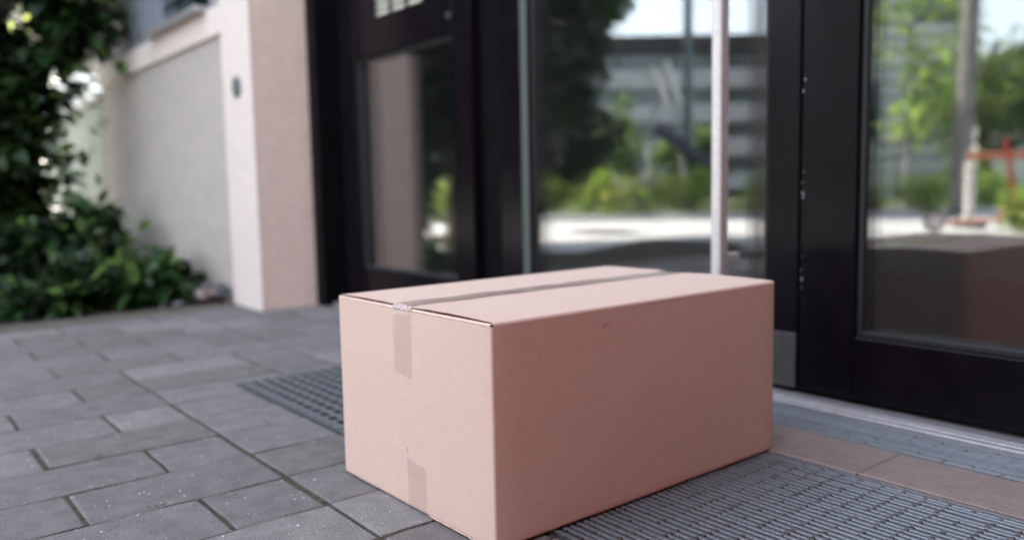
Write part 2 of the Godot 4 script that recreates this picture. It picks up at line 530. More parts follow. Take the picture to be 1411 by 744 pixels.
# ---------------------------------------------------------------- house
func build_house() -> void:
	var b := thing("apartment_house", "pale plastered apartment house with a black glazed entrance and salmon pier", "house")
	# pier left of the entrance and its panels
	span_part("pier", -3.68, -3.36, -0.05, 3.0, WALL_Z, -1.9, M.plaster_salmon, b, 0.006)
	span_part("pier_face", -3.685, -3.358, -0.05, 3.0, WALL_Z + 0.006, WALL_Z - 0.004, M.plaster_light, b, 0.003)
	span_part("plaster_panel", -6.0, -3.685, -0.05, 1.2, WALL_Z - 0.022, WALL_Z - 0.3, M.plaster_grey, b, 0.0)
	span_part("plaster_band", -6.0, -3.685, 1.2, 1.325, WALL_Z, WALL_Z - 0.3, M.plaster_light, b, 0.004)
	span_part("upper_wall", -3.90, -3.685, 1.325, 3.0, WALL_Z - 0.03, WALL_Z - 0.3, M.plaster_rose, b, 0.0)
	span_part("upper_wall", -5.30, -4.62, 1.325, 3.0, WALL_Z - 0.03, WALL_Z - 0.3, M.plaster_blue, b, 0.0)
	span_part("upper_wall", -6.0, -5.30, 1.325, 3.0, WALL_Z - 0.03, WALL_Z - 0.3, M.plaster_rose, b, 0.0)
	span_part("wall_back", -6.0, -3.68, -0.05, 3.0, -1.75, -1.64, M.plaster_rose, b, 0.0)
	# the storeys above and the body behind
	span_part("storeys", -6.0, 6.0, 3.201, 9.4, WALL_Z, -12.0, M.plaster_light, b, 0.0)
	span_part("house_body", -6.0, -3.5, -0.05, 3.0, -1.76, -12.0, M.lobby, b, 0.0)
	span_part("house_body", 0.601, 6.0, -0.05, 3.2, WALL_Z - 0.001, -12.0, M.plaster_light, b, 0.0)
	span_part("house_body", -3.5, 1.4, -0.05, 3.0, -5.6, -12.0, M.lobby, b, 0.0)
	for i in 4:
		for k in 2:
			var wx: float = [-5.2, -3.6, -1.9, -0.2][i]
			var wy: float = 4.1 + k * 2.9
			var w := span_part("window", wx - 0.62, wx + 0.62, wy - 0.72, wy + 0.72, WALL_Z + 0.02, WALL_Z - 0.01, M.frame, b, 0.004)
			span_part("pane", -0.55, 0.55, -0.65, 0.65, 0.017, 0.021, M.window_far, w, 0.0)
			span_part("sill", -0.68, 0.68, -0.76, -0.72, -0.01, 0.06, M.alu, w, 0.004)
	# window over the band at the left
	var w0 := span_part("window", -4.62, -3.90, 1.36, 2.6, WALL_Z - 0.11, WALL_Z - 0.15, M.frame, b, 0.0)
	span_part("pane", -0.31, 0.31, -0.56, 0.56, 0.021, 0.025, M.window_far, w0, 0.0)
	span_part("mullion", -0.02, 0.02, -0.56, 0.56, 0.026, 0.04, M.frame, w0, 0.002)
	for k in 9:
		span_part("rail_bar", -0.34, 0.34, -0.6 + k * 0.07, -0.58 + k * 0.07, 0.085, 0.1, M.frame, w0, 0.004)
	span_part("window_sill", -4.70, -3.86, 1.315, 1.345, WALL_Z + 0.055, WALL_Z - 0.1, M.alu, b, 0.004)
	# round cover plate on the pier
	var cyl := CylinderMesh.new()
	cyl.top_radius = 0.043
	cyl.bottom_radius = 0.046
	cyl.height = 0.008
	cyl.radial_segments = 32
	put("round_cover", cyl, mat(lin(0.13, 0.15, 0.14), 0.5, 0.3), b, Vector3(-3.51, 0.945, WALL_Z + 0.010), Vector3(PI / 2, 0, 0))
	# right side: return and projecting side wall of the entrance
	span_part("wing_wall", 0.16, 0.46, -0.05, 2.05, 4.2, WALL_Z, M.clinker, b, 0.006)
	span_part("return_wall", 0.16, 0.60, -0.05, 3.2, WALL_Z - 0.001, -1.95, M.clinker, b, 0.006)
	# lobby behind the glass
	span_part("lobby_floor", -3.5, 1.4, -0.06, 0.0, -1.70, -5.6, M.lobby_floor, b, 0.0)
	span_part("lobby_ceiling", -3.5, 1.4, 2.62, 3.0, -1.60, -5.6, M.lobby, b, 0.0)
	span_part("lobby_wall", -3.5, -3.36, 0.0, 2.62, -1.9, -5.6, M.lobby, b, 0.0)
	for k in 3:
		span_part("step", -2.2, 0.2, 0.002, 0.17 * (k + 1), -4.2 - 0.29 * k, -4.49 - 0.29 * k, M.lobby_floor, b, 0.008)
	span_part("lintel", -3.36, 0.159, 2.42, 2.62, -1.585, -1.80, M.frame, b, 0.004)
	span_part("lintel", -3.36, 0.159, 2.62, 3.0, WALL_Z, -1.60, M.plaster_salmon, b, 0.004)
	# black jamb against the pier
	span_part("jamb", -3.36, -3.285, 0.0, 2.42, -1.575, -1.80, M.frame, b, 0.003)
	build_side_panel(b)
	# post between side panel and door
	span_part("post", -2.315, -2.165, 0.0, 2.42, DOOR_Z - 0.035, -1.80, M.frame, b, 0.003)
	build_door_leaf(b, -2.163, -1.060, -2.012, -1.146, 0.205, true)
	build_door_leaf(b, -1.056, 0.06, -0.922, -0.09, 0.160, false)
	span_part("jamb", 0.062, 0.159, 0.0, 2.42, -1.64, -1.80, M.frame, b, 0.003)
	# aluminium threshold with two ridges
	var th := st()
	span(th, -3.28, 0.159, -0.05, 0.008, THRESH, DOOR_Z - 0.06, 0.003)
	span(th, -3.28, 0.159, 0.008, 0.014, THRESH - 0.004, THRESH - 0.022, 0.003)
	span(th, -3.28, 0.159, 0.008, 0.012, THRESH - 0.030, THRESH - 0.074, 0.003)
	put("threshold", done(th), M.alu, b)

func build_side_panel(b: Node3D) -> void:
	var s := st()
	var z0 := DOOR_Z
	var z1 := DOOR_Z - 0.07
	span(s, -3.285, -3.135, 0.02, 2.42, z0, z1, 0.003)
	span(s, -2.425, -2.317, 0.02, 2.42, z0, z1, 0.003)
	span(s, -3.135, -2.425, 0.02, 0.165, z0, z1, 0.003)
	span(s, -3.135, -2.425, 1.035, 2.42, z0, z1, 0.003)
	var p := put("side_panel", done(s), M.frame_face, b)
	var rim := st()
	for e in [[-3.135, -3.122, 0.165, 1.035], [-2.438, -2.425, 0.165, 1.035], [-3.122, -2.438, 0.165, 0.178], [-3.122, -2.438, 1.022, 1.035]]:
		span(rim, e[0], e[1], e[2], e[3], z0 - 0.012, z1 + 0.004, 0.002)
	put("gasket", done(rim), M.gasket, p)
	for k in 3:
		put("glass_pane", box_mesh(Vector3(0.684, 0.844, 0.004), 0.0), M.glass, p, Vector3(-2.78, 0.6, DOOR_Z - 0.020 - 0.016 * k))
	# name plates of the door bell panel
	for c in 3:
		for r in 7:
			var x := -2.890 + c * 0.1175
			var y := 1.187 + r * 0.0262
			var pl := put("name_plate", box_mesh(Vector3(0.096, 0.0165, 0.006), 0.002), M.label, p, Vector3(x, y, DOOR_Z + 0.003))
			put("bell_button", box_mesh(Vector3(0.014, 0.012, 0.005), 0.002), M.button, pl, Vector3(-0.038, 0, 0.004))
	var cy := CylinderMesh.new()
	cy.top_radius = 0.011
	cy.bottom_radius = 0.012
	cy.height = 0.008
	cy.radial_segments = 20
	put("lock_cylinder", cy, M.kick, p, Vector3(-2.435, 1.10, DOOR_Z + 0.004), Vector3(PI / 2, 0, 0))

func build_door_leaf(b: Node3D, x0: float, x1: float, g0: float, g1: float, gy: float, with_handle: bool) -> void:
	var s := st()
	var z0 := DOOR_Z
	var z1 := DOOR_Z - 0.07
	var top := 2.40
	span(s, x0, g0, 0.02, top, z0, z1, 0.003)
	span(s, g1, x1, 0.02, top, z0, z1, 0.003)
	span(s, g0, g1, 0.02, gy, z0, z1, 0.003)
	span(s, g0, g1, 2.27, top, z0, z1, 0.003)
	var d := put("entrance_door", done(s), M.frame_face, b)
	var rim := st()
	var w := 0.013
	for e in [[g0, g0 + w, gy, 2.27], [g1 - w, g1, gy, 2.27], [g0 + w, g1 - w, gy, gy + w], [g0 + w, g1 - w, 2.27 - w, 2.27]]:
		span(rim, e[0], e[1], e[2], e[3], z0 - 0.010, z1 + 0.004, 0.002)
	put("gasket", done(rim), M.gasket, d)
	for k in 3:
		put("glass_pane", box_mesh(Vector3(g1 - g0 - 2 * w, 2.27 - gy - 2 * w, 0.004), 0.0), M.glass, d, Vector3((g0 + g1) / 2, (gy + 2.27) / 2, DOOR_Z - 0.019 - 0.016 * k))
	if with_handle:
		span_part("pull_handle", -1.256, -1.228, 0.12, 2.15, -1.619, -1.651, M.steel, d, 0.003)
		for y in [0.32, 1.95]:
			span_part("handle_bracket", -1.250, -1.234, y - 0.008, y + 0.008, -1.645, DOOR_Z - 0.02, M.steel, d, 0.001)
		span_part("kick_plate", x0 + 0.004, x1 - 0.002, 0.022, 0.150, z0 + 0.0025, z0, M.kick, d, 0.001)
		span_part("cover_strip", g0 - 0.034, g0 - 0.002, 0.2, 2.4, z0 + 0.004, z0, M.seal, d, 0.001)
	else:
		# knocked-off paint along the closing edge
		var r := RandomNumberGenerator.new()
		r.seed = 5
		var ch := st()
		for k in 15:
			var y: float = [0.46, 0.50, 0.27, 0.30, 0.48, 0.72, 0.28][k % 7] + r.randf_range(-0.03, 0.03)
			cbox(ch, Vector3(x0 + 0.003 + r.randf_range(0, 0.006), y, z0 + 0.0004), Vector3(r.randf_range(0.001, 0.0032), r.randf_range(0.002, 0.006), 0.001), 0.0003)
		var c := put("paint_chips", done(ch), M.alu, d)
		c.set_meta("kind", "stuff")

# ---------------------------------------------------------------- paving
func build_paving() -> void:
	var root := Node3D.new()
	root.name = "paving"
	add_child(root)
	root.set_meta("kind", "structure")
	var cache := {}
	var P := 0.1668
	var r := RandomNumberGenerator.new()
	r.seed = 77
	var put_paver := func(x0: float, x1: float, z0: float, z1: float, brown := false) -> void:
		var gx := 0.0062
		var gz := 0.0095
		var size := Vector3(snappedf(x1 - x0 - gx, 0.001), 0.05, snappedf(z0 - z1 - gz, 0.001))
		if size.x < 0.02 or size.z < 0.02:
			return
		var v := r.randi() % 3
		var key := "%s %d" % [size, v]
		if not cache.has(key):
			var s := st()
			rough_slab(s, size, r.randi())
			cache[key] = done(s)
		var m: Material = M.paver_brown if brown else M.paver[r.randi() % M.paver.size()]
		put("paver", cache[key], m, root, Vector3((x0 + x1) / 2 + r.randf_range(-0.001, 0.001), -0.025 + r.randf_range(-0.0012, 0.0008), (z0 + z1) / 2 + r.randf_range(-0.0015, 0.0015)), Vector3(r.randf_range(-0.004, 0.004), r.randf_range(-0.006, 0.006), r.randf_range(-0.005, 0.005)))
	# courses run outwards; course k lies between -1.19 - P k and the next
	for k in range(-13, 16):
		var x1 := -1.19 - P * k
		var x0 := x1 - P
		if x0 < -3.74:
			x0 = -3.735
		if x1 - x0 < 0.03:
			continue
		var zs := []
		var odd := posmod(k, 2) == 1
		# front part, from the street to the seam at -0.558
		var first := -0.245 if odd else -0.412
		var z := first
		while z < 1.2:
			zs.append(z)
			z += 0.332
		zs.append(1.24)
		zs.sort()
		zs.reverse()
		if k <= 7:
			zs.append(-0.562)
			if k <= 5:
				zs.append(GRATE_FRONT + 0.010)
			else:
				zs.append_array([-0.893, -1.06, -1.225, -1.395, -1.6])
		else:
			z = first - 0.332
			while z > -1.03:
				zs.append(z)
				z -= 0.332
			zs.append_array([-1.06, -1.225, -1.395, -1.6] if odd else [-1.06, -1.39, -1.6])
		for i in zs.size() - 1:
			if k >= 14 and zs[i + 1] < WALL_Z - 0.02 and x1 < -3.36:
				if zs[i] <= WALL_Z:
					continue
				zs[i + 1] = WALL_Z + 0.004
			if x1 < -3.355 and zs[i] <= WALL_Z + 0.02:
				continue
			var zb: float = zs[i + 1]
			if x0 < -3.36 and zb < WALL_Z + 0.004:
				zb = WALL_Z + 0.004
			if k == 5 and i == zs.size() - 2:
				put_paver.call(-2.118, x1, zs[i], zb)
				continue
			put_paver.call(x0, x1, zs[i], zb, k >= 14)
	# short pavers between the end of the grating and the course beside it
	for q in [[-2.19, -2.118, -0.562, -0.893], [-2.19, -2.118, -0.893, -1.06], [-2.19, -2.118, -1.06, -1.225], [-2.19, -2.118, -1.225, -1.395], [-2.19, -2.118, -1.395, -1.6]]:
		put_paver.call(q[0], q[1], q[2], q[3])
	# sandstone strip between the two gratings, one joint at -0.70
	var xs := [-2.118, -1.94, -1.32, -0.702, -0.08, 0.157]
	for i in xs.size() - 1:
		var s := st()
		rough_slab(s, Vector3(xs[i + 1] - xs[i] - 0.003, 0.06, GRATE_BACK - MAT2_FRONT - 0.008), 900 + i, 0.003, 0.0003)
		put("kerb_stone", done(s), M.stone, root, Vector3((xs[i] + xs[i + 1]) / 2, -0.027 + 0.001 * (i % 2), (GRATE_BACK + MAT2_FRONT) / 2))

# a slab with worn, uneven chamfered edges
func rough_slab(s: SurfaceTool, size: Vector3, sd: int, ch := 0.0034, wob := 0.0011) -> void:
	var r := RandomNumberGenerator.new()
	r.seed = sd
	var h := size / 2.0
	var top := []
	var out := []
	var low := []
	var nx := 3
	var nz := 5
	var ring := []
	for i in nx:
		ring.append([-h.x + size.x * i / nx, -h.z, 0, -1])
	for i in nz:
		ring.append([h.x, -h.z + size.z * i / nz, 1, 0])
	for i in nx:
		ring.append([h.x - size.x * i / nx, h.z, 0, 1])
	for i in nz:
		ring.append([-h.x, h.z - size.z * i / nz, -1, 0])
	for q in ring:
		var p := Vector3(q[0], 0, q[1])
		var w := r.randf_range(-wob, wob)
		var c := ch + r.randf_range(-wob, wob) * 1.5
		var inner := Vector3(clampf(p.x, -h.x + c, h.x - c), h.y, clampf(p.z, -h.z + c, h.z - c))
		out.append(Vector3(p.x + q[2] * w, h.y - c * 0.55, p.z + q[3] * w))
		top.append(inner)
		low.append(Vector3(p.x, -h.y, p.z))
	var n := ring.size()
	var mid := Vector3(0, h.y, 0)
	for i in n:
		var j := (i + 1) % n
		tri(s, mid, top[i], top[j], Vector3.UP)
		var o: Vector3 = (out[i] + out[j]) / 2.0 * Vector3(1, 0, 1)
		quad(s, top[i], out[i], out[j], top[j], Vector3.UP + o.normalized())
		quad(s, out[i], low[i], low[j], out[j], o)

# ---------------------------------------------------------------- gratings
func build_gratings() -> void:
	# square mesh grating, left half
	var split := -1.10
	var t := thing("mesh_grating", "galvanised square mesh grating let into the paving left of the carton", "grating", Vector3((-2.112 + split) / 2, 0, (GRATE_FRONT + GRATE_BACK) / 2))
	var w := split + 2.112
	var d := GRATE_FRONT - GRATE_BACK
	pit(t, w, d)
	var nb := 16
	var bar := box_mesh(Vector3(w - 0.006, 0.004, 0.0095), 0.0012)
	for i in nb:
		put("bearing_bar", bar, M.zinc, t, Vector3(0, -0.0025, -d / 2 + d * (i + 0.5) / nb))
	var nc := 24
	var cb := box_mesh(Vector3(0.012, 0.0036, d - 0.006), 0.0012)
	for i in nc:
		put("cross_bar", cb, M.zinc, t, Vector3(-w / 2 + w * (i + 0.5) / nc, -0.0031, 0))
	bar_grating(split + 0.002, 0.157, GRATE_FRONT, GRATE_BACK, 39, 0.0355, "galvanised bar grating with rust specks in front of the entrance, under the carton")
	bar_grating(-2.112, 0.157, MAT2_FRONT, THRESH + 0.002, 12, 0.0475, "narrow bar grating between the sandstone strip and the door threshold")

func pit(t: Node3D, w: float, d: float) -> void:
	var s := st()
	quad(s, Vector3(-w / 2, -0.07, -d / 2), Vector3(w / 2, -0.07, -d / 2), Vector3(w / 2, -0.07, d / 2), Vector3(-w / 2, -0.07, d / 2), Vector3.UP)
	put("pit", done(s), M.pit, t)
	var f := st()
	span(f, -w / 2, w / 2, -0.07, 0.001, d / 2 - 0.003, d / 2, 0.0006)
	span(f, -w / 2, w / 2, -0.07, 0.001, -d / 2, -d / 2 + 0.003, 0.0006)
	span(f, -w / 2, -w / 2 + 0.003, -0.07, 0.0008, -d / 2 + 0.003, d / 2 - 0.003, 0.0006)
	span(f, w / 2 - 0.003, w / 2, -0.07, 0.0008, -d / 2 + 0.003, d / 2 - 0.003, 0.0006)
	put("edge_frame", done(f), M.zinc, t)

func bar_grating(x0: float, x1: float, z0: float, z1: float, nb: int, pitch: float, label: String) -> void:
	var t := thing("bar_grating", label, "grating", Vector3((x0 + x1) / 2, 0, (z0 + z1) / 2))
	var w := x1 - x0
	var d := z0 - z1
	pit(t, w, d)
	var r := RandomNumberGenerator.new()
	r.seed = nb
	var bar := box_mesh(Vector3(w - 0.008, 0.022, d / nb * (0.58 if nb > 20 else 0.38)), 0.0014)
	for i in nb:
		put("bearing_bar", bar, M.zinc, t, Vector3(0, -0.0115 + r.randf_range(-0.0006, 0.0006), -d / 2 + d * (i + 0.5) / nb + r.randf_range(-0.0004, 0.0004)), Vector3(r.randf_range(-0.03, 0.03), 0, 0))
	var nr := int(w / pitch)
	var rod := st()
	tube(rod, [Vector3(0, 0, -d / 2 + 0.003), Vector3(0, 0, d / 2 - 0.003)], [0.0026, 0.0026], 6)
	var rm := done(rod)
	var blob := st()
	for k in nr:
		var x := -w / 2 + w * (k + 0.5) / nr
		put("cross_rod", rm, M.rust, t, Vector3(x, -0.0062, 0))
		# weld spots, many of them rusty
		for i in nb:
			if r.randf() < (0.75 if nb > 20 else 0.2):
				var q := 0.0016 + r.randf() * 0.0018
				cbox(blob, Vector3(x + r.randf_range(-0.002, 0.002), -0.0016, -d / 2 + d * (i + 0.5) / nb + d / nb * 0.42), Vector3(q * 2.4, 0.0026, d / nb * 0.35), 0.0006)
	var o := put("rust_spots", done(blob), M.rust, t)
	o.set_meta("kind", "stuff")

# ---------------------------------------------------------------- carton
func build_carton() -> void:
	var L := 0.660
	var W := 0.437
	var H := 0.317
	var t := thing("carton", "pinkish cardboard carton with taped top standing before the door", "box", Vector3(-0.869, 0.0022, -0.655), deg_to_rad(0.4))
	# local: the near right corner is the origin, the carton runs to -x and -z
	var walls := st()
	walls.set_smooth_group(1)
	var rad := 0.0045
	# outline of the walls, rounded corners
	var ring := []
	var cs := [[Vector2(-rad, -rad), 0.0], [Vector2(-rad, -L + rad), -90.0], [Vector2(-W + rad, -L + rad), 180.0], [Vector2(-W + rad, -rad), 90.0]]
	var seg := 5
	var sides := []   # x,z along each side, finely divided for the bulge
	for ci in 4:
		var c: Vector2 = cs[ci][0]
		var a0: float = deg_to_rad(cs[ci][1] + 90.0)
		for k in seg:
			var a := a0 - deg_to_rad(90.0) * k / (seg - 1)
			ring.append([c + Vector2(cos(a), sin(a)) * rad, Vector2(cos(a), sin(a)), 0.0])
		var nx: Vector2 = cs[(ci + 1) % 4][0]
		var a1 := a0 - deg_to_rad(90.0)
		var e := Vector2(cos(a1), sin(a1))
		for k in range(1, 16):
			var u := k / 16.0
			ring.append([c.lerp(nx, u) + e * rad, e, sin(PI * u)])
	var nz := noise(6.0, 2, 99)
	var rows := 18
	var grid := []
	for j in rows + 1:
		var v := float(j) / rows
		var row := []
		var y: float = [0.0, 0.0018, 0.0045, 0.009][j] if j < 4 else lerpf(0.0, H - 0.005, (j - 3.0) / (rows - 3.0))
		for q in ring:
			var bul: float = q[2] * (sin(PI * v) * 0.0022 + nz.get_noise_3d(q[0].x, y, q[0].y) * 0.0012)
			var fray := 0.0
			if j == 0:
				fray = 0.0008 * nz.get_noise_2d(q[0].x * 9.0, q[0].y * 9.0)
			if j == 0:
				bul -= 0.0018
			var p: Vector2 = q[0] + q[1] * bul
			row.append(Vector3(p.x, y + fray, p.y))
		grid.append(row)
	var n := ring.size()
	for j in rows:
		for i in n:
			var i2 := (i + 1) % n
			var o2: Vector2 = ring[i][1] + ring[i2][1]
			quad(walls, grid[j][i], grid[j + 1][i], grid[j + 1][i2], grid[j][i2], Vector3(o2.x, 0, o2.y))
	# rolled fold at the top of the two short walls (towards the minor flaps)
	put("walls", done(walls), M.card, t)
	for e in 2:
		var f := st()
		f.set_smooth_group(1)
		var m := 40
		var k2 := 6
		for i in m:
			for k in k2:
				var c := []
				for q in [[0, 0], [1, 0], [1, 1], [0, 1]]:
					var u: float = float(i + q[0]) / m
					var a: float = (PI / 2) * (k + q[1]) / k2
					var x := -0.002 - (W - 0.004) * u
					var wv := 0.0009 * nz.get_noise_2d(u * 3.0, 5.0 + e)
					var rr := 0.0050
					var zz := -rr + rr * cos(a) + wv
					var yy := H - 0.0045 + rr * 0.62 * sin(a)
					if k + q[1] == k2:
						zz = -0.02
						yy -= 0.0012
					c.append(Vector3(x, yy, zz if e == 0 else -L - zz))
				var outd := Vector3(0, 1, 0.6 if e == 0 else -0.6)
				quad(f, c[0], c[1], c[2], c[3], outd)
		put("end_flap", done(f), M.card, t)
	# long top flaps: two sheets with the fluting between them, meeting under the tape
	for sgn in 2:
		var fl := st()
		fl.set_smooth_group(1)
		var prof := []
		var rr := 0.0055
		for k in 7:
			var a := (PI / 2) * k / 6.0
			prof.append(Vector2(rr - rr * cos(a), H - rr + rr * sin(a)))
		for k in range(1, 13):
			prof.append(Vector2(lerpf(rr, W / 2 - 0.0012, k / 12.0), H))
		var zn := 24
		var g := []
		for j in zn + 1:
			var v := float(j) / zn
			var row := []
			for k in prof.size():
				var p: Vector2 = prof[k]
				var u := p.x / (W / 2)
				var lift := 0.0013 * sin(PI * u * 0.9) + 0.0010 * nz.get_noise_2d(u * 0.4 + sgn * 3.0, v * 1.2) * u
				if j == 0 or j == zn:
					lift += 0.0010 * u * (1.0 - u) * 4.0 + 0.0008 * nz.get_noise_2d(u * 3.0, 17.0 + sgn)
				var x := -p.x if sgn == 0 else -W + p.x
				var zin := 0.0034 + 0.0007 * nz.get_noise_2d(u * 4.0, 31.0 + sgn)
				row.append(Vector3(x, p.y + lift, lerpf(-zin, -L + zin, v)))
			g.append(row)
		for j in zn:
			for k in prof.size() - 1:
				quad(fl, g[j][k], g[j][k + 1], g[j + 1][k + 1], g[j + 1][k], Vector3((1.0 if sgn == 0 else -1.0) * (1.0 if k < 4 else 0.0), 1, 0))
		# inner edge at the seam
		for j in zn:
			var a: Vector3 = g[j][prof.size() - 1]
			var b2: Vector3 = g[j + 1][prof.size() - 1]
			quad(fl, a, b2, b2 - Vector3(0, 0.004, 0), a - Vector3(0, 0.004, 0), Vector3(-1.0 if sgn == 0 else 1.0, 0, 0))
		var flap := put("top_flap", done(fl), M.card, t)
		# raw corrugated edge
		var ce := st()
		for e in 2:
			for k in range(6, prof.size() - 1):
				var a: Vector3 = g[0 if e == 0 else zn][k]
				var b2: Vector3 = g[0 if e == 0 else zn][k + 1]
				for q in 4:
					var p0 := a.lerp(b2, q / 4.0)
					var p1 := a.lerp(b2, (q + 1) / 4.0)
					var y0 := -0.0004 - 0.0026 * (q % 2)
					var y1 := -0.0004 - 0.0026 * ((q + 1) % 2)
					var inn := Vector3(0, 0, -0.010 if e == 0 else 0.010)
					var p0b := p0 + Vector3(0, y0, 0)
					var p1b := p1 + Vector3(0, y1, 0)
					quad(ce, p0b, p1b, p1b + inn, p0b + inn, Vector3.UP)
					quad(ce, p0 + Vector3(0, -0.0034, 0), p1 + Vector3(0, -0.0034, 0), p1 + inn + Vector3(0, -0.0034, 0), p0 + inn + Vector3(0, -0.0034, 0), Vector3.UP)
		put("fluting", done(ce), M.card_raw, flap)
	put("bottom", box_mesh(Vector3(W - 0.012, 0.003, L - 0.012), 0.001), M.card_raw, t, Vector3(-W / 2, 0.0025, -L / 2))
	# packing tape: along the seam, over both ends
	var tw := 0.052
	var cx := -W / 2 - 0.005
	var tp := st()
	tp.set_smooth_group(1)
	var line := []
	line.append([0.0032, 0.213])
	for k in 8:
		line.append([0.0034, lerpf(0.218, H - 0.006, k / 7.0)])
	line.append([0.0022, H - 0.001])
	line.append([-0.0020, H + 0.0022])
	line.append([-0.0070, H + 0.0030])
	for k in 20:
		line.append([lerpf(-0.012, -L + 0.012, k / 19.0), H + 0.0032 + 0.0006 * sin(k * 1.7)])
	line.append([-L - 0.0034, H - 0.006])
	line.append([-L - 0.0036, 0.22])
	for k in line.size() - 1:
		for i in 4:
			var x0 := cx - tw / 2 + tw * i / 4.0
			var x1 := cx - tw / 2 + tw * (i + 1) / 4.0
			var sk0: float = -0.006 * (i / 4.0) if k == 0 else 0.0
			var sk1: float = -0.006 * ((i + 1) / 4.0) if k == 0 else 0.0
			var a = line[k]
			var b2 = line[k + 1]
			quad(tp, Vector3(x0, a[1] + sk0, a[0]), Vector3(x1, a[1] + sk1, a[0]), Vector3(x1, b2[1], b2[0]), Vector3(x0, b2[1], b2[0]), Vector3(0, 1, 1.0 if k < 12 else (0.0 if k < 31 else -1.0)))
	put("tape", done(tp), M.tape, t)
	# strip from below
	var tb := st()
	var bx := cx + 0.030
	quad(tb, Vector3(bx - tw / 2, 0.001, 0.0026), Vector3(bx + tw / 2, 0.001, 0.0026), Vector3(bx + tw / 2, 0.074, 0.0034), Vector3(bx - tw / 2, 0.081, 0.0034), Vector3(0, 0, 1))
	put("tape", done(tb), M.tape, t)
	# crumpled white folds of the tape on the front edge
	var cr := st()
	var r := RandomNumberGenerator.new()
	r.seed = 8
	for k in 15:
		var x := cx - tw / 2 + 0.001 + (tw - 0.002) * k / 14.0
		cbox(cr, Vector3(x, H - 0.0002 + r.randf_range(-0.0005, 0.0008), 0.0012), Vector3(0.0009, 0.0016, 0.0100 * r.randf_range(0.6, 1.1)), 0.0003, Basis.from_euler(Vector3(0.75, r.randf_range(-0.35, 0.35), 0)))
	var o := put("tape_folds", done(cr), M.tape_white, t)
	o.set_meta("kind", "stuff")
	var sc := st()
	for q in [[-0.219, 0.092, 0.009]]:
		cbox(sc, Vector3(q[0], q[1], 0.0024), Vector3(0.0006, q[2], 0.0005), 0.0001, Basis(Vector3(0, 0, 1), 0.15))
	for q in [[-0.215, 0.290]]:
		cbox(sc, Vector3(0.0022, q[1], q[0]), Vector3(0.0006, 0.0012, 0.011), 0.0001, Basis(Vector3(1, 0, 0), 0.3))
	o = put("scuffs", done(sc), M.card_raw, t)
	o.set_meta("kind", "stuff")
	# frayed liner along the bottom edge
	var fr := st()
	for k in 30:
		var x := -0.012 - 0.15 * k / 29.0
		cbox(fr, Vector3(x, 0.0012, 0.0008 + r.randf_range(0, 0.0012)), Vector3(0.0058, 0.0014 * r.randf_range(0.4, 1.5), 0.0014), 0.0004, Basis.from_euler(Vector3(0, r.randf_range(-0.2, 0.2), r.randf_range(-0.12, 0.12))))
	o = put("frayed_edge", done(fr), M.frayed, t)
	o.set_meta("kind", "stuff")

